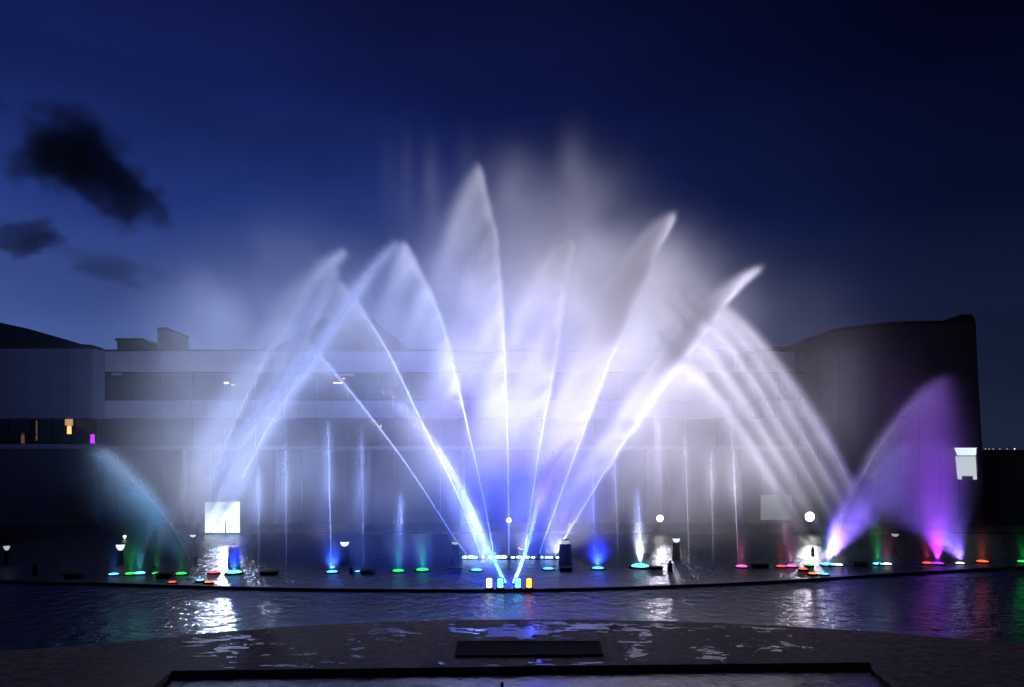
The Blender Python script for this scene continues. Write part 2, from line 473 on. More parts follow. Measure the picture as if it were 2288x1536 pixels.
def panel_row(z0, z1, name='panel', mat='cladding'):
    me = None
    x = hx0 + .01
    while x < hx1 - pw:
        if me is None:
            o = MB().box((0, 0, 0), (pw - .03, .11, z1 - z0 - .03)).build(name, M[mat], hall); me = o.data
        else:
            o = link(bpy.data.objects.new(name, me), hall)
        o.location = hl(x, D0 + .04 + random.uniform(-.012, .012), z0 + .015)
        x += pw
zm = (z_top - .23 + z_par) / 2
panel_row(z_par, zm); panel_row(zm, z_top - .23); panel_row(z_b0, z_b1)
def glazing(z0, z1, step, yoff=.55):
    fr = MB(); pane = None; x = hx0
    while x < hx1 - step:
        if pane is None:
            o = MB().box((0, 0, 0), (step - .12, .05, z1 - z0 - .2)).build('window', M['glass'], hall); pane = o.data
        else:
            o = link(bpy.data.objects.new('window', pane), hall)
        o.location = hl(x + .06, D0 + yoff + random.uniform(0, .02), z0 + .1)
        o.rotation_euler = (random.uniform(-.006, .006), 0, random.uniform(-.006, .006))
        fr.box(hl(x - .05, D0 + yoff - .08, z0 + .002), hl(x + .05, D0 + yoff + .12, z1 - .002))
        x += step
    fr.box(hl(hx0, D0 + yoff - .06, z0 + (z1 - z0) * .72), hl(hx1, D0 + yoff - .005, z0 + (z1 - z0) * .72 + .07))
    f = fr.build('window_frame', M['frame'], hall); f['kind'] = 'stuff'
glazing(z_b1, z_par, 3.1); glazing(z_slab, z_b0, 3.1); glazing(.12, z_sl2, 4.65, .8)
x = hx0 + 2.3; cm = None
while x < hx1:
    if cm is None:
        o = MB().lathe([(.32, 0), (.32, z_sl2 - .12)], 14).build('column', M['slab'], hall); cm = o.data
    else: o = link(bpy.data.objects.new('column', cm), hall)
    o.location = hl(x, D0 + .1, .11); x += 9.3
M['warm'] = glow_mat('warm_room_lamp', (1, .58, .30), 3.2)
M['warm2'] = glow_mat('warm_room_lamp_dim', (1, .68, .36), 1.3)
for px, py, w, h, mt in ((506, 856, 12, 4, 'warm'), (521, 860, 10, 4, 'warm2'), (755, 856, 24, 4, 'warm2'), (768, 846, 6, 3, 'warm2'), (851, 953, 3, 8, 'warm2')):
    c = P(px, py, D0 + .5)
    MB().box((c.x - w * .02, D0 + .46 - D0, c.z - h * .02), (c.x + w * .02, D0 + .5 - D0, c.z + h * .02)).build('ceiling_lamp', M[mt], hall)
for px, py, w in ((262, 836, 22), (770, 838, 44)):
    c = P(px, py, D0)
    MB().box((c.x - w * .022, -.25, c.z - .12), (c.x + w * .022, .03, c.z + .1)).build('sign_board', M['cladding'], hall)
# plant on the roof
def solid(name, poly_px, D, dep, mat, label, cat, parent=None, group=None):
    poly = [(xat(x, D), zat(y, D)) for x, y in poly_px]
    o = MB().prism(poly, D, D + dep).build(name, M[mat], parent)
    return tag(o, label, cat, group) if label else o
un = empty('rooftop_plant', (xat(300, D0 + 4), D0 + 4, z_top), 'low dark plant room with a sloped end on the roof left of the mist', 'plant room')
def under(parent, o): o.parent = parent; o.matrix_parent_inverse = parent.matrix_world.inverted(); return o
def rel(parent, o):
    o.parent = parent; o.location = -Vector(parent.location); return o
rel(un, solid('housing', [(262, 783), (262, 762), (320, 762), (336, 772), (352, 766), (352, 783)], D0 + 4, 4, 'unit', None, None))
rel(un, solid('roof', [(257, 762), (257, 756), (318, 756), (334, 768), (334, 772), (318, 762)], D0 + 3.9, 4.2, 'roof', None, None))
tw = empty('lift_tower', (xat(370, D0 + 5), D0 + 5, z_top), 'squarish dark lift tower rising from the roof beside the plant room', 'tower')
rel(tw, solid('wall', [(352, 783), (352, 738), (385, 742), (389, 783)], D0 + 5, 4, 'unit', None, None))
rel(tw, solid('roof', [(350, 738), (350, 733), (372, 731), (387, 738), (387, 742)], D0 + 4.9, 4.2, 'roof', None, None))
hp = empty('hipped_roof_hall', (xat(760, D0 + 9), D0 + 9, z_top), 'dark hip roofed hall rising behind the parapet between the water arcs', 'building')
rel(hp, solid('roof', [(600, 783), (720, 716), (835, 716), (918, 783)], D0 + 9, 7, 'roof', None, None))
rel(hp, solid('ridge_cap', [(714, 718), (720, 712), (835, 712), (841, 718)], D0 + 8.9, 7.2, 'unit', None, None))

# left wing ------------------------------------------------------------------
D1 = 75.4
lw = empty('side_hall', (xat(60, D1), D1, 0), 'blue grey walled hall with a dark curved roof at the left edge', 'building')
lx0, lx1 = xat(-500, D1), xat(207, D1)
rel(lw, solid('roof', [(-500, 772), (-500, 640), (-250, 668), (0, 721), (60, 734), (120, 751), (180, 769), (205, 771), (213, 778), (-500, 778)], D1 - .4, 1.9, 'roof', None, None))
rel(lw, MB().slab([(lx0, D1 + .1), (lx1, D1 + .1), (lx1 * .99, D1 + 1.5), (lx0, D1 + 1.5)], zat(935, D1), zat(778, D1)).build('wall', M['blue_wall']))
zz0, zz1 = zat(935, D1), zat(778, D1); x = lx0
pm = None
while x < lx1 - 2.0:
    for k in range(3):
        z0 = zz0 + (zz1 - zz0) / 3 * k
        if pm is None:
            o = MB().box((0, 0, 0), (2.02, .08, (zz1 - zz0) / 3 - .03)).build('wall_panel', M['blue_wall']); pm = o.data
        else: o = link(bpy.data.objects.new('wall_panel', pm))
        o.parent = lw; o.location = Vector((x, D1 + random.uniform(-.01, .01), z0)) - lw.location
    x += 2.05
rel(lw, MB().box((lx0, D1 + .1, .1), (lx1, D1 + 1.5, zat(1003, D1))).build('base_wall', M['dark_wall']))
rel(lw, MB().box((lx0, D1 - .5, zat(1003, D1)), (lx1 + .5, D1 + 1.5, zat(993, D1))).build('terrace_slab', M['slab']))
rel(lw, MB().box((lx0, D1 + 1.35, zat(993, D1)), (lx1, D1 + 1.5, zat(935, D1) - .01)).build('back_wall', M['dark_wall']))
pm = None
for i in range(9):
    x = xat(207, D1) - 2.2 * (i + 1)
    if pm is None: o = MB().box((0, 0, 0), (2.05, .05, zat(937, D1) - zat(992, D1))).build('window', M['glass']); pm = o.data
    else: o = link(bpy.data.objects.new('window', pm))
    o.parent = lw; o.location = Vector((x, D1 + .9, zat(992, D1))) - lw.location
rl = MB()
for i in range(24): rl.box((lx1 - i * .9 - .02, D1 - .42, zat(993, D1)), (lx1 - i * .9 + .02, D1 - .38, zat(972, D1)))
rl.box((lx0, D1 - .43, zat(973, D1)), (lx1, D1 - .37, zat(971, D1)))
rel(lw, rl.build('railing', M['frame']))
M['amber'] = glow_mat('amber_lantern', (1, .45, .13), 1.8)
M['amber_dim'] = glow_mat('amber_lantern_dim', (1, .55, .26), .55)
M['amber_faint'] = glow_mat('amber_lamp_faint', (.9, .62, .22), .10)
M['violet'] = glow_mat('violet_lamp', (.42, .03, 1.0), 1.6)
def wall_lamp(px, py, w, h, D, mt, label, shade=None):
    c = P(px, py, D); k = D / F
    e = empty('wall_lamp', c, label, 'lamp')
    MB().box((-w / 2 * k, .02, -h / 2 * k), (w / 2 * k, .10, h / 2 * k), .01).build('lens', M[mt], e)
    MB().box((-w / 2 * k - .05, .103, -h / 2 * k - .05), (w / 2 * k + .05, .18, h / 2 * k + .05)).build('housing', M['housing'], e)
    if shade: MB().box((-w * .75 * k, -.15, h * .55 * k), (w * .75 * k, .18, h * .55 * k + shade * k)).build('shade', M['amber_dim'], e)
    return e
wall_lamp(154, 961, 9, 18, D1 - .1, 'amber', 'glowing amber lamp with a wide orange shade under the left hall eaves', 14)
wall_lamp(81, 962, 3, 45, D1 - .1, 'amber_faint', 'faint thin yellow strip lamp on the left hall windows')
wall_lamp(50, 980, 7, 22, D1 - .1, 'amber_faint', 'dull yellowish square lamp low at the far left hall windows')
wall_lamp(206, 981, 9, 20, D1 - .8, 'violet', 'small violet lamp at the corner of the left hall')

# right block ----------------------------------------------------------------
D2 = 78.0
rb = empty('dark_block', (xat(2000, D2), D2, 0), 'tall dark windowless block with a stepped roof at the right', 'building')
def rsolid(name, poly, D, dep, mat): return rel(rb, solid(name, poly, D, dep, mat, None, None))
rsolid('wall', [(1712, 1200), (1712, 786), (1790, 786), (1790, 768), (1866, 740), (1993, 725), (2140, 722), (2180, 722), (2186, 850), (2195, 1000), (2200, 1200)], D2, 14, 'dark_wall')
rsolid('parapet', [(1706, 786), (1706, 775), (1787, 775), (1787, 763), (1794, 759), (1864, 734), (1992, 719), (2140, 716), (2140, 724), (1993, 727), (1867, 742), (1797, 767), (1793, 786)], D2 - .25, 14.5, 'roof')
rsolid('roof_tank', [(2115, 721), (2122, 712), (2140, 709), (2148, 703), (2168, 702), (2176, 708), (2180, 722)], D2 + .6, 4, 'roof')
rp = MB()
for px in range(1740, 2190, 45):
    rp.box((xat(px, D2) - .06, D2 - .1, .2), (xat(px, D2) + .06, D2 - .003, zat(790, D2)))
rel(rb, rp.build('pilaster', M['dark_wall']))['kind'] = 'stuff'
cn = empty('low_annexe', (xat(2290, D2 + 2), D2 + 2, 0), 'low unlit annexe running out of frame beside the dark block', 'building')
rel(cn, MB().box((xat(2201, D2 + 2), D2 + 2, 0), (xat(2900, D2 + 2), D2 + 10, zat(1010, D2 + 2))).build('wall', M['dark_wall']))
rel(cn, MB().box((xat(2200, D2 + 2), D2 + 1.7, zat(1010, D2 + 2)), (xat(2900, D2 + 2), D2 + 10, zat(1006, D2 + 2))).build('roof', M['roof']))
M['bulb'] = glow_mat('string_bulb', (.8, .85, 1), .35)
M['bulb2'] = glow_mat('string_bulb_bright', (.85, .95, 1), 1.6)
sl = empty('string_lights', P(2240, 1004, D2 + 1.4), 'row of tiny pale bulbs under the annexe roof edge', 'string lights')
for px, mt in ((2202, 'bulb'), (2210, 'bulb'), (2219, 'bulb'), (2234, 'bulb'), (2250, 'bulb'), (2267, 'bulb2')):
    q = P(px, 1003.5, D2 + 1.4) - sl.location
    MB().lathe([(.02, -.06), (.07, -.03), (.07, .03), (.02, .06)], 8).build('bulb', M[mt], sl, loc=q)
q = P(2240, 1001.5, D2 + 1.4) - sl.location
MB().box((-1.6, -.01, -.015), (1.6, .01, .015)).build('cable', M['frame'], sl, loc=q)
# lit white panel on the block
M['panel_lit'] = glow_mat('backlit_panel', (.74, .84, .86), .72)
M['panel_lit2'] = glow_mat('backlit_panel_head', (.78, .95, 1.0), 1.05)
pn = empty('lit_panel', P(2161, 1068, D2 - .5), 'glowing pale panel with two short feet hung on the dark block', 'light panel')
def pl(poly, mt, name, y0, y1):
    o = MB().prism([(xat(x, D2 - .5), zat(y, D2 - .5)) for x, y in poly], D2 - .5 + y0, D2 - .5 + y1).build(name, M[mt]); return rel(pn, o)
pl([(2137, 1020), (2180, 1020), (2183, 1072), (2177, 1072), (2176, 1064), (2149, 1064), (2149, 1072), (2142, 1071)], 'panel_lit', 'screen', 0, .2)
pl([(2135, 1001), (2184, 1001), (2180, 1018), (2142, 1018)], 'panel_lit2', 'header', 0, .25)
pl([(2181, 1002), (2186, 1002), (2188, 1056), (2185, 1056)], 'unit', 'side_rail', -.05, .3)
pl([(2134, 1001), (2134, 998), (2186, 998), (2186, 1001)], 'frame', 'hood', -.3, .3)

# ================================================================== LAMPS ON THE FAR BANK
def flood(px, py, D, r, power, color, target, size, label, strength=40, pole=True, col2=None):
    c = P(px, py, D)
    e = empty('floodlight', (c.x, D, .12), label, 'floodlight', 'floodlights on the far bank')
    zc = c.z - .12
    if pole: MB().tube((0, .12, 0), (0, .12, zc - r), .05, .04).lathe([(.25, 0), (.25, .06)], 12, (0, .12, 0)).build('pole', M['frame'], e)
    MB().tube((0, .06, zc), (0, .34, zc), r * 1.12, r * .6, 16).build('housing', M['housing'], e)
    m = glow_mat('floodlight_lens', col2 or (1, .97, .95), strength); m.cycles.emission_sampling = 'FRONT_BACK'
    MB().tube((0, -.04, zc), (0, .055, zc), r * .8, r, 16).build('lens', m, e)
    for k, (t, pw_, sz) in enumerate(target):
        spot('lamp', (c.x, D - .2, c.z + .1), t, pw_ * power, color, sz, .8, .25, e)
    return e
WHITE = (.83, .78, 1.0)
flood(1810, 1155, 67.2, .40, 1.0, WHITE, [((10, 48, 14), 70000, 66), ((17, 40, 12), 10000, 44), ((14.5, 36, -.1), 1700, 13)], 70, 'brightest white floodlight behind the leaning arcs on the right', 20)
flood(1475, 1159, 67.2, .28, 1.0, WHITE, [((5, 48, 19), 80000, 66), ((10, 40, 11), 12000, 44), ((8.5, 33, -.1), 1500, 13)], 70, 'round white floodlight behind the thin jets right of centre', 20)
flood(1137, 1163, 66.8, .20, 1.0, (.85, .92, 1), [((1, 48, 18), 20000, 76)], 70, 'small white floodlight behind the upright middle jet', 6)
flood(503, 1160, 66.0, .17, 1.0, (.58, .68, 1.0), [((-16, 47, 14), 62000, 74), ((-15, 40, 11), 7000, 44), ((-13.5, 34, -.1), 1600, 14)], 70, 'small floodlight on a mast before the white screen', 5)
flood(278, 1200, 62.5, .14, 1.0, (1, .78, .72), [((-24.0, 55, 7), 5000, 60)], 70, 'small warm lamp lighting a patch of mist at far left', 3)
M['scr_lit'] = glow_mat('lit_screen', (.80, .95, 1.0), 1.7); M['scr_lit'].cycles.emission_sampling = 'FRONT_BACK'  # emission stands in for the floodlight falling on the white screen
def screen(px0, px1, py0, py1, D, mat, label, foot=True):
    a, b = P(px0, py1, D), P(px1, py0, D)
    e = empty('screen', ((a.x + b.x) / 2, D, .12), label, 'screen')
    w = (b.x - a.x) / 2
    MB().box((-w, 0, a.z - .12), (w, .08, b.z - .12)).build('panel', mat, e)
    MB().box((-w - .06, .083, a.z - .2), (w + .06, .16, b.z - .06)).build('frame', M['frame'], e)
    for s in (-1, 1): MB().tube((s * w * .7, .12, 0), (s * w * .7, .12, a.z - .2), .05).build('leg', M['frame'], e)
    return e
screen(458, 535, 1122, 1191, 66.8, M['scr_lit'], 'bright white lit screen on the far bank at left')
M['scr_dim'] = glow_mat('dim_screen', (.62, .72, .80), .22)
screen(1700, 1770, 1106, 1162, 66.8, M['scr_dim'], 'dim grey screen standing left of the brightest floodlight')

# ================================================================== FOUNTAIN EQUIPMENT
COLORS = {'blue': (.03, .10, 1.0), 'azure': (.06, .42, 1.0), 'cyan': (.10, .85, 1.0), 'green': (.0, .90, .10), 'red': (1.0, .07, .10), 'pink': (1.0, .12, .55), 'magenta': (.40, .02, 1.0),
          'violet': (.22, .08, 1.0), 'orange': (1.0, .26, .03), 'white': (.9, .95, 1.0), 'indigo': (.24, .14, 1.0), 'lilac': (.82, .76, 1.0), 'ice': (.42, .54, 1.0), 'deepblue': (.01, .03, 1.0), 'flame': (1.0, .10, .02)}
LENS = {k: glow_mat(k + '_lens', tuple(min(1, c * .95 + .03) for c in v), 3.0 if k in ('white', 'cyan', 'azure') else 1.7) for k, v in COLORS.items()}
proto = {}
def led(px, py, color, power, label, r=.26, z=0.0, size=52, target=None, aim=(0, .5, 8), lens=None):
    c = G(px, py, z)
    e = empty('fountain_light', c, label, 'fountain light', 'coloured lights in the fountain basin')
    if 'h' not in proto:
        proto['h'] = MB().lathe([(1.25, -.3), (1.25, .12), (1.05, .28), (.98, .28)], 14).build('housing', M['housing'], e).data
    else: link(bpy.data.objects.new('housing', proto['h']), e)
    key = 'l' + (lens or color)
    if key not in proto:
        proto[key] = MB().lathe([(.97, .285), (.90, .42), (.6, .56), (.25, .62)], 14).build('lens', LENS[lens or color], e, smooth=True).data
    else: link(bpy.data.objects.new('lens', proto[key]), e)
    for ch in e.children:
        if ch.type == 'MESH': ch.scale = (r * 1.25, r * 1.25, r)
    if power:
        t = c + Vector(aim)
        spot('lamp', c + Vector((0, 0, r * .7)), t, power * .38, COLORS[color], size, 1.0, .12, e)
    if z < .01: LEDS.append((c, color, r))
    return e
LEDS = []
led(254, 1286, 'blue', 500, 'lone blue fountain light, outermost at the left', .22, lens='azure')
led(292, 1285, 'green', 800, 'green fountain light touching a cyan one at left', .24)
led(312, 1284, 'cyan', 900, 'cyan fountain light touching a green one at left', .24)
led(350, 1284, 'green', 350, 'green fountain light half hidden by a black box at left', .2)
led(405, 1285, 'green', 350, 'green fountain light right of the black box at left', .24)
led(478, 1282, 'red', 250, 'only plain red fountain light on the left side', .24)
led(523, 1283, 'deepblue', 6000, 'large blue fountain light below the white screen', .34, lens='cyan', size=110)
led(742, 1281, 'blue', 6000, 'blue fountain light under a thin upright jet left of centre', .25, lens='azure', size=130)
led(800, 1279, 'blue', 200, 'tiny blue fountain light beside a black bollard', .15, lens='azure')
led(890, 1279, 'green', 1100, 'left one of the two paired green lights left of centre', .27)
led(944, 1277, 'green', 1500, 'right one of the two paired green lights left of centre', .30)
led(1065, 1277, 'azure', 500, 'blue fountain light below the left end of the lamp bar', .26)
led(1225, 1274, 'azure', 500, 'blue fountain light below the right end of the lamp bar', .25, lens='azure')
led(1336, 1273, 'deepblue', 14000, 'vivid blue fountain light right of the lamp bar', .28, lens='azure', size=140)
e = led(1430, 1270, 'cyan', 2600, 'big white and cyan fountain light at a short cyan jet', .42, lens='cyan', size=30)
spot('lamp', e.location + Vector((0, .1, .4)), (9, 49, 20), 5000, COLORS['lilac'], 50, .9, .2, e)  # extra lilac fill added here to brighten the upper right of the fan
led(1657, 1269, 'pink', 1400, 'pink fountain light below a violet upright jet', .28, size=36)
led(1745, 1268, 'red', 500, 'reddish half of the double light beside the dark box at right', .22)
led(1768, 1268, 'pink', 1100, 'pink half of the double light beside the dark box at right', .26)
e = led(1850, 1265, 'cyan', 1600, 'cyan fountain light at the foot of the violet plume', .30)
spot('lamp', e.location + Vector((0, .1, .3)), (24, 45.5, 12), 11000, COLORS['indigo'], 62, .9, .15, e)  # extra indigo beam added to colour the plume; the lens is cyan
led(1872, 1265, 'pink', 200, 'pale pink fountain light at the foot of the violet plume', .24, lens='white')
led(1962, 1263, 'green', 700, 'pale green half of the double light below the violet plume', .24, lens='cyan')
led(1982, 1263, 'pink', 500, 'pale pink half of the double light below the violet plume', .22, lens='white')
led(2072, 1261, 'red', 700, 'red half of the double light under the magenta curtain', .24)
led(2096, 1262, 'magenta', 24000, 'magenta half of the double light under the magenta curtain', .27, size=56, aim=(-.9, .5, 14))
e = led(2145, 1261, 'violet', 800, 'small blue violet light between the magenta and red ones', .2, lens='white')
spot('lamp', e.location + Vector((-.1, -.3, .3)), (22.2, 45.4, 9), 6000, COLORS['indigo'], 76, .8, .15, e)  # another added indigo beam, filling the plume from its right side
led(2195, 1258, 'flame', 600, 'lone bright red fountain light near the right edge', .28, lens='flame')
led(2286, 1258, 'green', 500, 'green fountain light cut by the right picture edge', .26)
# lights along the overflow rim
led(385, 1303, 'flame', 30, 'small dim orange light on the rim at left', .16, .05)
e = led(447, 1299, 'azure', 60, 'small blue light on the rim between two orange ones', .16, .05)
spot('lamp', e.location + Vector((0, .1, .3)), (-23, 44.5, 6.5), 9000, COLORS['azure'], 46, .9, .1, e)  # stronger azure beam added to light the thick blue arc
spot('lamp', e.location + Vector((0, .2, .25)), (-15, 48.5, 14), 13000, COLORS['ice'], 80, .8, .2, e)  # added ice blue fill for the left arcs, beyond this small light
spot('lamp', e.location + Vector((.1, .3, .3)), (11.5, 49, 18.5), 100000, COLORS['lilac'], 38, .7, .2, e)  # added lilac front fill for the fan, far stronger than the small blue lens
led(466, 1303, 'orange', 60, 'small orange light on the rim at left beside a blue one', .17, .05)
led(1795, 1274, 'flame', 60, 'red orange light in the bright cluster at right', .19, .05)
led(1808, 1265, 'green', 60, 'green light at the top of the bright cluster at right', .18, .05)
led(1816, 1284, 'orange', 80, 'lowest orange light in the bright cluster at right', .19, .05)
e = led(1842, 1285, 'azure', 150, 'pale blue light at the end of the bright cluster at right', .18, .05)
spot('lamp', e.location + Vector((0, .2, .25)), (12.5, 48.5, 11), 9000, COLORS['lilac'], 60, .8, .2, e)  # lilac fill added for the right arcs; the lens is pale blue
# four tall lamps at the centre of the rim
def rim_lamp(px, color, lens, label, power, tgt):
    c = G(px, 1316, .05)
    e = empty('rim_lamp', c, label, 'rim lamp', 'four upright lamps at the middle of the rim')
    MB().box((-.20, -.10, 0), (.20, .12, .06)).build('base', M['housing'], e)
    mt = glow_mat('rim_lens_' + lens, COLORS[lens], 4.5)
    for k in range(3):
        MB().lathe([(.10, 0), (.135, .03), (.135, .11), (.10, .14)], 12, (0, 0, .062 + k * .146)).build('lens', mt, e, smooth=True)
    MB().box((-.17, .135, .062), (.17, .17, .52)).build('back_plate', M['housing'], e)
    for t, pw_, sz, cc in tgt: spot('lamp', c + Vector((0, .22, .5)), t, pw_, COLORS[cc], sz, .7, .15, e)
    return e
rim_lamp(1093, 'white', 'white', 'white lamp, first in the row of four on the rim', 0, [((-12, 49, 12), 32000, 75, 'ice')])
rim_lamp(1118, 'deepblue', 'cyan', 'cyan lamp at the foot of the left blue water beam', 0, [((-6.5, 48, 11), 4500, 34, 'deepblue'), ((0, 49, 7), 17000, 64, 'deepblue'), ((-2, 42, 4), 330, 30, 'cyan')])
rim_lamp(1157, 'deepblue', 'cyan', 'cyan lamp at the foot of the right blue water beam', 0, [((4, 48, 9), 2500, 40, 'deepblue'), ((1, 49, 7), 13000, 64, 'deepblue'), ((-6, 53, 7), 30000, 100, 'blue'), ((1.5, 42, 4), 260, 30, 'cyan')])  # the wide blue beam is an added ambient fill for the background
rim_lamp(1182, 'orange', 'orange', 'orange lamp, last in the row of four on the rim', 0, [((2.6, 43.5, 6.5), 13000, 26, 'violet')])  # violet beam added to tint the feather, though the lens is orange

# lamp bar at the foot of the big fan
DB = 49.0
bx0, bx1, bz = xat(1033, DB), xat(1250, DB), zat(1246, DB)
bar = empty('lamp_bar', ((bx0 + bx1) / 2, DB, 0), 'long dark stand carrying a row of bright bluish white lamps below the fan', 'lamp bar')
hw = (bx1 - bx0) / 2
MB().box((-hw, -.12, bz - .18), (hw, .25, bz - .04)).build('beam', M['housing'], bar)
for k in range(5): MB().tube((-hw * .92 + hw * 1.84 * k / 4, .06, -.3), (-hw * .92 + hw * 1.84 * k / 4, .06, bz - .185), .06).build('leg', M['housing'], bar)
M['bar_lens'] = glow_mat('bar_lens', (.50, .85, 1.0), 7)
lens_me = None
for k, px in enumerate((1039, 1053, 1063, 1076, 1097, 1111, 1125, 1146, 1160, 1177, 1191, 1208, 1222, 1231, 1246)):
    rr = random.choice((.09, .12, .15))
    if lens_me is None:
        lens = MB().lathe([(.9, 0), (1.15, .35), (1.0, .8), (.5, 1.0)], 12).build('lens', M['bar_lens'], bar, smooth=True); lens_me = lens.data
    else: lens = link(bpy.data.objects.new('lens', lens_me), bar)
    lens.scale = (rr * 1.25, rr, rr)
    lens.location = (xat(px, DB) - bar.location.x, 0, bz - .037)
for px, tx, pw_ in ((1060, -6, 400), (1110, -2, 600), (1160, 3, 1200), (1225, 8, 2800)):
    spot('lamp', (xat(px, DB), DB + .3, bz + .15), (tx * 1.2, DB + 1.5, 11), pw_, (.72, .72, 1.0), 100, .8, .3, bar)

# bollards, boxes and domed fixtures
def bollard(px, py, hpx, wpx, label):
    c = G(px, py, 0); k = c.y / F; h = hpx * k; w = wpx * k / 2
    e = empty('bollard', c, label, 'bollard')
    MB().lathe([(w * 1.25, -.3), (w * 1.25, .05), (w, .06), (w, h * .72), (w * .55, h * .76)], 12).build('post', M['bollard'], e, smooth=False)
    MB().lathe([(w * .5, h * .765), (w * .5, h * .8), (w * .42, h * .96), (w * .2, h)], 12).build('cap', M['bollard'], e)
bollard(1497, 1277, 24, 11, 'black bollard with a knob cap on the basin rim right of centre')
bollard(785, 1283, 18, 8, 'small black bollard beside a tiny blue light')
bollard(80, 1286, 28, 12, 'dark bollard standing in shade at far left')
def ctrl_box(px, py, wpx, hpx, label):
    c = G(px, py, 0); k = c.y / F; w = wpx * k / 2; h = hpx * k
    e = empty('cable_box', c, label, 'cable box', 'black cable boxes in the basin')
    MB().box((-w, -.3, -.3), (w, .3, h * .8), .03).build('body', M['housing'], e)
    MB().box((-w * 1.06, -.34, h * .8 + .002), (w * 1.06, .34, h)).build('lid', M['bollard'], e)
for a in ((367, 1291, 30, 11, 'black cable box between two green lights at left'), (165, 1291, 34, 9, 'black cable box in the shade at far left'), (602, 1284, 36, 8, 'flat black cable box right of the large blue light'),
          (822, 1282, 30, 7, 'flat black cable box right of the tiny blue light'), (1016, 1280, 30, 8, 'dim cable box left of the lamp bar lights'), (1264, 1276, 28, 8, 'dim cable box right of the lamp bar lights'),
          (1466, 1272, 28, 6, 'flat black cable box right of the cyan jet'), (1697, 1269, 36, 9, 'black cable box between the two pink lights'), (1918, 1266, 30, 10, 'black cable box below the violet plume')): ctrl_box(*a)
M['dome'] = glow_mat('glowing_dome', (.80, .92, 1.0), 1.3)
M['dome_dim'] = glow_mat('glowing_dome_dim', (.80, .86, 1.0), .55)
def pedestal(px, py, wpx, hpx, base_py, mt, label, post_w=None):
    c = G(px, base_py, 0); D = c.y; k = D / F
    zt = zat(py, D); w = wpx * k / 2; pw_ = (post_w or wpx * .75) * k / 2
    e = empty('glowing_bowl', c, label, 'bowl lamp', 'pale glowing bowls on dark pedestals')
    MB().lathe([(pw_ * 1.1, -.3), (pw_, .1), (pw_ * .85, zt - hpx * k * .75)], 14).build('pedestal', M['housing'], e)
    MB().lathe([(w * .35, zt - hpx * k * .7), (w * .8, zt - hpx * k * .35), (w, zt + hpx * k * .2), (w * .9, zt + hpx * k * .3)], 16).build('bowl', M[mt], e, smooth=True)  # even glow set in the bowl's material
    MB().lathe([(w * .92, zt + hpx * k * .31), (w * .97, zt + hpx * k * .42), (w * .6, zt + hpx * k * .45)], 16).build('rim', M['housing'], e)
for a in ((770, 1214, 20, 10, 1262, 'dome', 'bright glowing bowl on a dark pedestal left of the green lights', 24), (1017, 1213, 15, 6, 1262, 'dome_dim', 'flat glowing bowl just left of the lamp bar', 18),
          (1263, 1210, 19, 9, 1262, 'dome_dim', 'glowing bowl on the wide dark pedestal right of the lamp bar', 30), (1511, 1206, 17, 9, 1250, 'dome', 'glowing bowl on a pedestal left of the pink light', 18),
          (269, 1221, 18, 13, 1262, 'dome', 'glowing bowl under the warm lit mist at left', 14), (15, 1223, 13, 10, 1262, 'dome_dim', 'glowing bowl at the left picture edge', 10),
          (522, 1219, 18, 6, 1264, 'dome_dim', 'faint glowing bowl above the large blue light', 26), (2000, 1195, 16, 6, 1240, 'dome_dim', 'faint glowing bowl behind the violet plume', 10),
          (431, 1197, 13, 5, 1240, 'dome', 'tiny glowing bowl left of the white screen', 8)): pedestal(*a)

# ================================================================== WATER JETS
GX0, GX1, GY0, GY1, GZ0, GZ1 = -33.5, 34.5, 37.0, 58.0, .02, 31.0
NX, NY, NZ = 620, 54, 279
grid = np.zeros(NX * NY * NZ, np.float32)
VOX = np.array([(GX1 - GX0) / (NX - 1), (GY1 - GY0) / (NY - 1), (GZ1 - GZ0) / (NZ - 1)])
def splat(pts, mass, wts=None):
    """add drops with a total of mass (density times cubic metres)"""
    pts = pts + rng.normal(size=pts.shape) * VOX * .45
    i = np.rint((pts - np.array([GX0, GY0, GZ0])) / VOX).astype(np.int64)
    ok = ((i >= 0) & (i < np.array([NX, NY, NZ]))).all(1)
    i = i[ok]
    w = (np.ones(len(pts)) if wts is None else wts); tot = w.sum(); w = w[ok]
    q = (i[:, 0] * NY + i[:, 1]) * NZ + i[:, 2]
    grid[:] += np.bincount(q, weights=w * (mass / tot / VOX.prod()), minlength=grid.size).astype(np.float32)

def smooth_path(pts, n=160):
    """a smooth curve through the points, evenly spaced"""
    p = np.array(pts, float); k = len(p)
    d = np.r_[0, np.cumsum(np.linalg.norm(np.diff(p, axis=0), axis=1))]
    s = np.linspace(0, d[-1], n)
    if k == 2: return np.stack([np.interp(s, d, p[:, a]) for a in range(3)], 1)
    m = np.zeros_like(p)
    m[1:-1] = (p[2:] - p[:-2]) / (d[2:] - d[:-2])[:, None]; m[0] = (p[1] - p[0]) / d[1]; m[-1] = (p[-1] - p[-2]) / (d[-1] - d[-2])
    j = np.clip(np.searchsorted(d, s) - 1, 0, k - 2); h = (d[j + 1] - d[j]); t = (s - d[j]) / h
    t2, t3 = t * t, t ** 3
    return ((2 * t3 - 3 * t2 + 1)[:, None] * p[j] + (t3 - 2 * t2 + t)[:, None] * (h[:, None] * m[j]) + (-2 * t3 + 3 * t2)[:, None] * p[j + 1] + (t3 - t2)[:, None] * (h[:, None] * m[j + 1]))

def lerp_path(path, s):
    x = s * (len(path) - 1); i = np.minimum(x.astype(int), len(path) - 2); f = (x - i)[:, None]
    return path[i] * (1 - f) + path[i + 1] * f

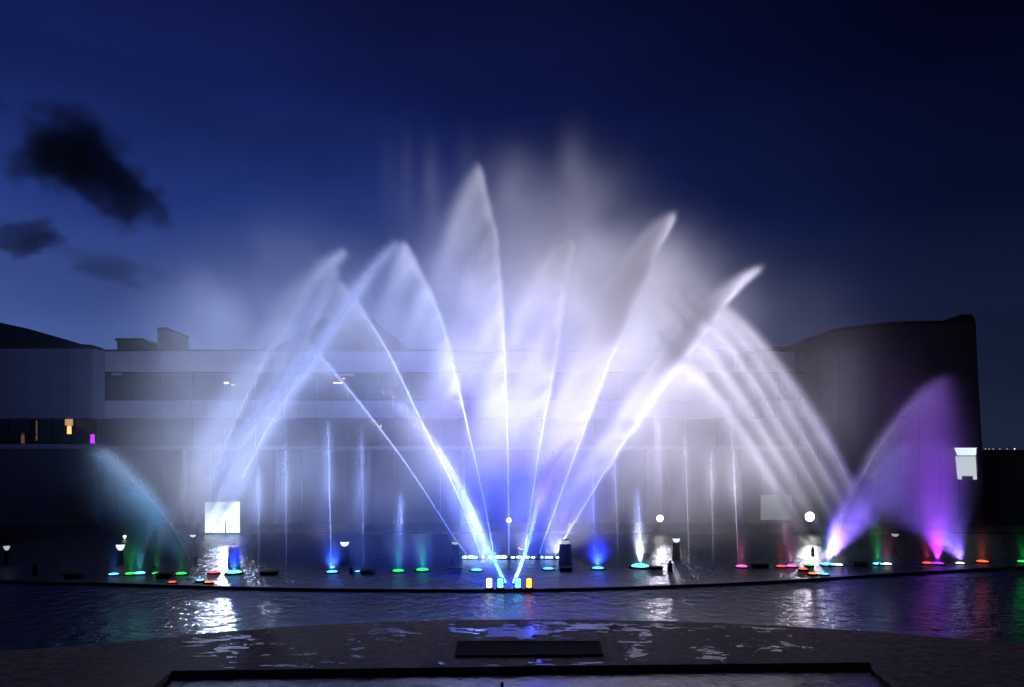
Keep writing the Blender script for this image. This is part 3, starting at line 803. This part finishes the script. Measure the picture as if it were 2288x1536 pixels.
def wobble(s, seed, n=85):
    r = np.random.default_rng(seed); a = (r.random(n) ** 2 * 1.2 + .12) * (.5 + np.interp(np.arange(n), np.arange(0, n + 8, 8), r.random(len(np.arange(0, n + 8, 8)))))
    return np.interp(s, np.linspace(0, 1, n), a)

def stream_mesh(path, r0, r1, body0, body1, power, parent, seed):
    r = np.random.default_rng(seed); n = len(path); seg = 7
    v = []; f = []; body = []
    tang = np.gradient(path, axis=0); tang /= np.linalg.norm(tang, axis=1)[:, None]
    for i in range(n):
        t = Vector(tang[i]); u = Vector((0, 1, 0)).cross(t).normalized(); w = t.cross(u)
        s = i / (n - 1)
        rad = (r0 + (r1 - r0) * s) 
        for k in range(seg):
            a = 2 * PI * k / seg
            v.append(tuple(Vector(path[i]) + u * (rad * math.cos(a)) + w * (rad * math.sin(a))))
            body.append(body0 + (body1 - body0) * s ** power)
    for i in range(n - 1):
        for k in range(seg):
            a, b = i * seg + k, i * seg + (k + 1) % seg
            f.append((a, b, b + seg, a + seg))
    o = mesh_obj('stream', v, f, M['stream'], parent, True, loc=-Vector(parent.location))
    o.data.attributes.new('body', 'FLOAT', 'POINT').data.foreach_set('value', np.array(body, np.float32))
    return o

def droplet_mesh(pts, size, parent, seed):
    r = np.random.default_rng(seed); n = len(pts)
    d = r.normal(size=(n, 3, 3)); d /= np.linalg.norm(d, axis=2)[:, :, None]
    sz = size * (.45 + r.random(n) ** 3 * 1.3)
    v = (pts[:, None, :] + d * sz[:, None, None]).reshape(-1, 3).astype(np.float32)
    me = bpy.data.meshes.new('spray')
    me.vertices.add(n * 3); me.vertices.foreach_set('co', v.ravel())
    me.loops.add(n * 3); me.loops.foreach_set('vertex_index', np.arange(n * 3, dtype=np.int32))
    me.polygons.add(n); me.polygons.foreach_set('loop_start', np.arange(0, n * 3, 3, dtype=np.int32))
    me.materials.append(M['droplet']); me.update()
    o = link(bpy.data.objects.new('spray', me), parent); o.location = -Vector(parent.location)
    o['kind'] = 'stuff'
    return o

noz = []
SEED = [100]
def jet(px_pts, D, label, group, mass=20, core=1.0, wind=(-2.4, .3, -.6), fall=1.2, smin=.3, bias=1.0, sig=(.06, .30), dsig=(.12, .9), rad=(.035, .10), body=(.55, .04), bpow=.8, drops=4000, ymove=0.0, tau=1.0, cpow=1.1, fade=0.0, streak=1.0):
    """a jet along the given photo polyline in the plane y = D, with the mist it sheds downwind"""
    SEED[0] += 1; sd = SEED[0]; r = np.random.default_rng(sd)
    base = P(*px_pts[0], D)
    e = empty('water_jet', base, label, 'water jet', group)
    n = len(px_pts)
    path = smooth_path([tuple(P(x, y, D + ymove * i / (n - 1))) for i, (x, y) in enumerate(px_pts)])
    stream_mesh(path, rad[0], rad[1], body[0], body[1], bpow, e, sd)
    if 'n' not in proto: proto['n'] = MB().lathe([(.11, -.45), (.11, .02), (.06, .10), (.05, .16)], 10).build('nozzle', M['housing'], e, loc=(0, 0, -.17)).data
    else: link(bpy.data.objects.new('nozzle', proto['n']), e).location = (0, 0, -.17)
    # drift
    def sample(m, tscale, lo=smin):
        s = lo + (1 - lo) * r.random(m) ** (1 / (1 + bias))
        t = r.exponential(1.0, m) * tau * tscale
        t *= (.25 + .75 * (s - lo) / max(1e-6, 1 - lo))
        q = lerp_path(path, s)
        q = q + t[:, None] * np.array(wind)
        q[:, 2] -= fall * t * t
        q[:, 1] += r.normal(size=m) * (dsig[0] + dsig[1] * np.sqrt(t))
        sg = sig[0] * (.3 + s) + sig[1] * np.sqrt(t) * .8
        q[:, 0] += r.normal(size=m) * sg; q[:, 2] += r.normal(size=m) * sg
        return q, (1 - streak + streak * wobble(s, sd)) * (1.02 - s) ** fade
    if mass > 0:
        q, w = sample(int(60000 + 9000 * mass), 1.0); splat(q, mass, w)
    # the core itself, dense and narrow
    m = 40000; s = r.random(m); q = lerp_path(path, s)
    wd = .05 + .13 * s ** 1.5
    q[:, 0] += -np.abs(r.normal(size=m)) * wd * .9 + .02; q[:, 2] += r.normal(size=m) * wd * .6; q[:, 1] += r.normal(size=m) * (.08 + .3 * s)
    splat(q, core * .8, (.12 + s ** cpow) * (1.02 - s) ** fade)
    if drops:
        q, _ = sample(drops, .16, smin * .6)
        q = q[q[:, 2] > .05]
        droplet_mesh(q, .020, e, sd)
    return path

def puff(px, py, D, sx, sy, sd, mass):
    """a soft cloud of mist with a normal profile"""
    k = D / F; c = np.array(P(px, py, D)); sg = np.array([sx * k, sd, sy * k])
    lo_ = np.array([GX0, GY0, GZ0]); n_ = (NX, NY, NZ); prof = []; sl = []
    for ax in range(3):
        i0 = int(max(0, (c[ax] - 3.4 * sg[ax] - lo_[ax]) / VOX[ax])); i1 = int(min(n_[ax], (c[ax] + 3.4 * sg[ax] - lo_[ax]) / VOX[ax] + 1))
        x = lo_[ax] + np.arange(i0, i1) * VOX[ax]
        prof.append(np.exp(-.5 * ((x - c[ax]) / sg[ax]) ** 2) / (sg[ax] * 2.5066)); sl.append(slice(i0, i1))
    grid.reshape(NX, NY, NZ)[tuple(sl)] += (mass * prof[0][:, None, None] * prof[1][None, :, None] * prof[2][None, None, :]).astype(np.float32)

FAN = 'jets of the big middle fan'
DF = 49.0
jet([(1045, 1243), (1018, 1206), (896, 1021), (767, 856), (690, 768), (636, 712)], DF, 'leftmost thin jet of the fan, crossing the left arcs', FAN, 5, .35, wind=(-1, .2, -.6), smin=.4, body=(.5, .05), drops=1500)
jet([(1073, 1239), (1021, 1104), (935, 930), (899, 852), (856, 768), (800, 682), (757, 628)], DF - .4, 'second jet from the left in the fan, crossing the left arcs', FAN, 7, .5, wind=(-1.2, .2, -.6), smin=.4, body=(.9, .05), drops=2000)
jet([(1104, 1241), (1079, 1110), (1052, 988), (1024, 866), (989, 728), (953, 640), (905, 548)], DF, 'third fan jet, bending left beside the tallest one', FAN, 26, 2.4, wind=(-1.2, .2, -1.2), fall=1.4, smin=.45, drops=4500)
jet([(1137, 1241), (1134, 1000), (1127, 790), (1117, 650), (1104, 520), (1084, 432), (1070, 376)], DF + .3, 'tallest jet of the fan, rising straight from the middle', FAN, 60, 2.8, wind=(-1.7, .3, -1.6), fall=1.6, smin=.35, drops=9000)
jet([(1171, 1239), (1184, 1150), (1202, 1021), (1232, 850), (1255, 690), (1268, 600), (1276, 540)], DF, 'fan jet leaning slightly right beside the tallest one', FAN, 80, 3.4, wind=(-2.5, .3, -1.3), fall=1.7, smin=.28, drops=7000)
jet([(1205, 1236), (1275, 1043), (1345, 850), (1398, 720), (1437, 630), (1468, 555), (1503, 486)], DF - .3, 'right leaning fan jet with a long bright feathered tip', FAN, 95, 5.2, wind=(-2.9, .3, -1.1), fall=1.7, smin=.28, bias=.7, drops=9000)
jet([(1240, 1243), (1262, 1202), (1400, 978), (1490, 850), (1590, 715), (1630, 663), (1672, 620), (1700, 601)], DF, 'rightmost fan jet, tip reaching past the right arcs', FAN, 95, 5.2, wind=(-3.0, .3, -.9), fall=1.7, smin=.28, bias=.6, drops=9000, fade=.4)
LEFT = 'left group of arcs leaning right'
jet([(436, 1243), (520, 1110), (600, 955), (720, 772), (792, 662), (850, 582), (893, 544)], 47.5, 'outer left arc, its bright tip bending over at the top', LEFT, 30, 2.6, wind=(-1.9, .3, -1.2), fall=2.2, smin=.15, bias=.3, body=(.22, .03), drops=7000)
jet([(425, 1245), (500, 1080), (565, 955), (640, 842), (685, 742), (722, 668), (756, 600)], 48.0, 'middle left arc ending below the taller arc beside it', LEFT, 38, 2.4, wind=(-2.4, .3, -1.4), fall=2.4, smin=.15, bias=.3, body=(.18, .03), drops=7000)
jet([(415, 1246), (470, 1080), (530, 930), (600, 790), (660, 690), (715, 612), (775, 560)], 48.6, 'inner left arc with broad mist blowing off to the left', LEFT, 44, 1.6, wind=(-3.3, .3, -1.2), fall=2.6, smin=.15, bias=.2, body=(.12, .03), drops=8000)
RIGHT = 'right group of arcs leaning left'
RW = dict(wind=(-1.1, .2, -.9), fall=1.2, smin=.03, bias=.2, body=(.16, .02), drops=4000, tau=.5, dsig=(.1, .4), sig=(.05, .18), cpow=.15, streak=.0)
jet([(1816, 1222), (1802, 1199), (1712, 1050), (1640, 935), (1580, 858), (1525, 796), (1470, 742)], 48.0, 'lowest right arc, nearest the middle of the fan', RIGHT, 17, 11.5, **RW)
jet([(1862, 1226), (1848, 1203), (1811, 1142), (1758, 1050), (1700, 955), (1640, 862), (1585, 782), (1525, 710), (1475, 660)], 48.2, 'second right arc, passing before the brightest floodlight', RIGHT, 17, 11.5, **RW)
jet([(1894, 1220), (1861, 1159), (1800, 1050), (1742, 950), (1690, 860), (1625, 765), (1570, 700), (1510, 650)], 48.4, 'third right arc from the middle of the fan', RIGHT, 17, 11, **RW)
jet([(1925, 1205), (1881, 1122), (1839, 1050), (1780, 948), (1725, 850), (1668, 765), (1618, 705), (1560, 655)], 48.6, 'fourth right arc, second from the outside', RIGHT, 16, 10, **RW)
jet([(1962, 1200), (1898, 1078), (1837, 963), (1776, 867), (1712, 780), (1660, 722), (1610, 680)], 48.8, 'outermost right arc in front of the dark block', RIGHT, 14, 8.5, **RW)
jet([(1852, 1262), (1880, 1160), (1905, 1105), (1960, 1005), (2030, 912), (2080, 865), (2108, 842)], 45.5, 'violet plume leaning right with a broad falling curtain', 'leaning plumes at the sides', 46, .8, wind=(.75, .2, -2.2), fall=2.3, smin=.05, bias=.6, body=(.3, .02), drops=6000, sig=(.1, .25))
jet([(1856, 1262), (1880, 1180), (1925, 1100), (1980, 1030), (2030, 985)], 45.3, 'lower violet jet inside the leaning violet plume', 'leaning plumes at the sides', 7, .4, wind=(.6, .2, -1.5), fall=1.8, smin=.1, body=(.3, .02), drops=2000)
jet([(432, 1280), (420, 1245), (395, 1195), (350, 1132), (285, 1062), (225, 1008)], 44.5, 'thick blue arc bending left at the left end', 'leaning plumes at the sides', 14, 4.5, wind=(-.15, .2, -.7), fall=.7, smin=.1, bias=0, body=(.5, .02), drops=5000, sig=(.22, .3))
BEAM = 'two beams of blue water from the rim'
jet([(1128, 1303), (1098, 1240), (1080, 1198), (1030, 1092), (975, 1000), (920, 930), (862, 868)], 38.6, 'cyan footed blue beam leaning left from the rim', BEAM, 3, .3, wind=(-.35, .2, -.3), fall=.4, smin=.1, bias=.3, rad=(.09, .20), body=(.32, .0), bpow=.3, drops=1200, ymove=6, sig=(.16, .25), cpow=.3, fade=1.6)
jet([(1148, 1303), (1172, 1240), (1186, 1190), (1205, 1110), (1228, 1050), (1262, 1000), (1302, 962)], 38.6, 'cyan footed beam ending in a dark violet feather', BEAM, 12, .5, wind=(-.28, .2, -.35), fall=.4, smin=.45, bias=.6, rad=(.08, .16), body=(.9, .0), bpow=.35, drops=5000, ymove=5, sig=(.16, .3), cpow=.6, fade=.25)
UP = 'thin upright jets across the basin'
def upright(px0, py0, px1, py1, D, label, mass=1.5, core=.25, b=.45):
    jet([(px0, py0), ((px0 * 2 + px1) / 3, (py0 * 2 + py1) / 3), (px1, py1)], D, label, UP, mass * .32, core * .6, wind=(-.25, .1, -2.0), fall=1.2, smin=.5, rad=(.025, .05), body=(b, .03), bpow=.8, drops=900, sig=(.05, .18), cpow=.5, fade=.9)
upright(740, 1276, 733, 935, 46, 'upright jet over the blue light left of centre', 4, .4)
upright(578, 1270, 578, 1040, 46, 'faint upright jet right of the large blue light', 2.5, .25, .25)
upright(640, 1272, 638, 990, 47, 'faint upright jet midway between two blue lights', 3.5, .25, .2)
upright(812, 1268, 808, 960, 47, 'faint upright jet right of the bright glowing bowl', 3.5, .25, .2)
upright(896, 1272, 896, 1100, 46, 'short green lit jet over the left green light', 1.5, .2, .2)
upright(1328, 1262, 1324, 1050, 47, 'upright jet over the vivid blue light', 2, .3)
upright(1382, 1262, 1372, 1000, 48, 'pale upright jet left of the short cyan jet', 2.5, .3, .3)
upright(1432, 1262, 1426, 1092, 45, 'short cyan jet over the big cyan light', 1.2, .8, 1.0)
upright(1482, 1258, 1470, 930, 48, 'pale upright jet passing before the round floodlight', 6, .3, .15)
upright(1540, 1262, 1530, 960, 47, 'pale upright jet right of the black bollard', 4, .4, .4)
upright(1594, 1262, 1588, 990, 47, 'pale upright jet between the bollard and the pink light', 4, .35, .3)
upright(1650, 1262, 1634, 935, 46, 'violet lit upright jet over the pink light', 4, .5, .5)
upright(1758, 1258, 1750, 1150, 46, 'short pink lit jet beside the brightest floodlight', 1, .2, .3)
upright(315, 1280, 340, 1160, 44.5, 'short thin jet leaning right over the cyan light', .8, .15, .4)
upright(345, 1262, 362, 1170, 44.8, 'short thin jet leaning right over the green light', .6, .12, .3)
upright(1965, 1258, 1960, 1150, 46, 'short pale jet below the violet plume', 1, .2, .25)
upright(526, 1278, 524, 1205, 44.5, 'short blue lit jet over the large blue light', 1.2, .4, .6)

# mist hanging in the air
for a in ((1190, 490, 49, 110, 62, 1.6, 9), (1140, 420, 49, 48, 44, 1.0, 2.6), (1290, 450, 49, 66, 60, 1.2, 3.2), (1330, 660, 49, 130, 64, 1.7, 80), (1330, 790, 49, 140, 100, 1.9, 54), (1520, 760, 48.8, 70, 46, 1.5, 8), (1420, 590, 49, 60, 45, 1.3, 6),
          (1130, 840, 49, 130, 150, 1.8, 24), (1430, 740, 49, 95, 60, 1.6, 34), (1520, 920, 49, 80, 100, 1.5, 4), (1400, 900, 49, 150, 90, 1.9, 20), (1050, 640, 49, 70, 110, 1.4, 9), (1560, 1030, 48.5, 80, 90, 1.5, 6),
          (590, 730, 49, 110, 90, 1.8, 22), (480, 720, 50, 80, 80, 1.8, 7), (500, 900, 49, 110, 130, 1.8, 26), (460, 1050, 49, 60, 90, 1.4, 10), (700, 830, 49, 150, 130, 2.0, 9), (800, 700, 49.5, 120, 90, 1.8, 6),
          (660, 560, 49, 70, 45, 1.5, 2.2), (1150, 1080, 48.5, 150, 100, 1.9, 34), (700, 1110, 50, 230, 100, 2.4, 46), (1470, 1090, 50, 150, 95, 2.2, 60), (1880, 900, 50, 90, 110, 1.8, 9), (330, 1150, 50, 120, 70, 2.0, 4.5),
          (1790, 690, 49, 70, 60, 1.5, 1.0), (2055, 1090, 45.8, 50, 110, 1.2, 8), (1930, 1160, 46, 90, 70, 1.4, 5), (300, 960, 50, 130, 120, 2.2, 4), (150, 1130, 50, 120, 100, 2.2, 2.5), (1000, 880, 49, 100, 150, 1.8, 16), (930, 740, 49, 90, 90, 1.7, 9), (760, 760, 49, 110, 90, 1.8, 9), (1180, 590, 49, 62, 72, 1.5, 15), (1345, 580, 49, 72, 52, 1.5, 17), (1440, 610, 49, 54, 42, 1.4, 10), (1530, 680, 49, 60, 42, 1.4, 9), (1010, 620, 49, 50, 80, 1.5, 6)):
    puff(*a)
for px, py, sx, sy, ms in ((906, 430, 12, 70, .13), (911, 350, 9, 40, .04), (966, 480, 12, 84, .28), (961, 400, 13, 50, .12), (868, 390, 12, 56, .08), (1042, 372, 12, 36, .14), (1288, 385, 20, 50, .55), (1268, 345, 16, 34, .18), (1150, 390, 24, 36, .4)):
    puff(px, py, 49.5, sx, sy, .5, ms)
# fine spray over the water; puffs added over each light to show its glow
n = 500000
q = np.stack([rng.uniform(GX0, GX1, n), rng.uniform(43.5, 57.5, n), np.abs(rng.normal(size=n)) * .9], 1)
splat(q, 26, .4 + .6 * np.exp(-(q[:, 0] / 22) ** 2))
for c, colr, r_ in LEDS:
    m = 8000; h = np.abs(rng.normal(size=m)) * 1.1
    q = np.stack([c.x + rng.normal(size=m) * (.12 + .22 * h), c.y + .1 + rng.normal(size=m) * (.12 + .22 * h), .15 + h], 1)
    splat(q, .35 * r_ / .27)

g3 = grid.reshape(NX, NY, NZ)
# slow turbulence, then two passes of a small kernel
g3 *= np.clip(1 + .95 * noise3((NX, NY, NZ), (26, 5, 9), 77, 4), .25, 2.2)
def blur(a, ax):
    o = a * .5
    sl0, sl1 = [slice(None)] * 3, [slice(None)] * 3
    sl0[ax] = slice(0, -1); sl1[ax] = slice(1, None)
    o[tuple(sl1)] += a[tuple(sl0)] * .25; o[tuple(sl0)] += a[tuple(sl1)] * .25
    return o
for ax in (1, 1, 2, 0): g3 = blur(g3, ax)
for ax, k in ((0, 3), (1, 2), (2, 2)):
    fade = np.clip(np.minimum(np.arange(g3.shape[ax]) + (99 if ax == 2 else 0), g3.shape[ax] - 1 - np.arange(g3.shape[ax])) / (k * 3.0), 0, 1)
    sh = [1, 1, 1]; sh[ax] = -1; g3 = g3 * fade.reshape(sh).astype(np.float32)
g3[g3 < 4e-4] = 0
mist = volume_from_grid('mist', g3, (GX0, GY0, GZ0), (GX1, GY1, GZ1), (.985, .99, 1.0), .05, .46)
tag(mist, kind='stuff')
print('mist mean', float(g3.mean()), 'max', float(g3.max()), 'filled', float((g3 > 0).mean()))
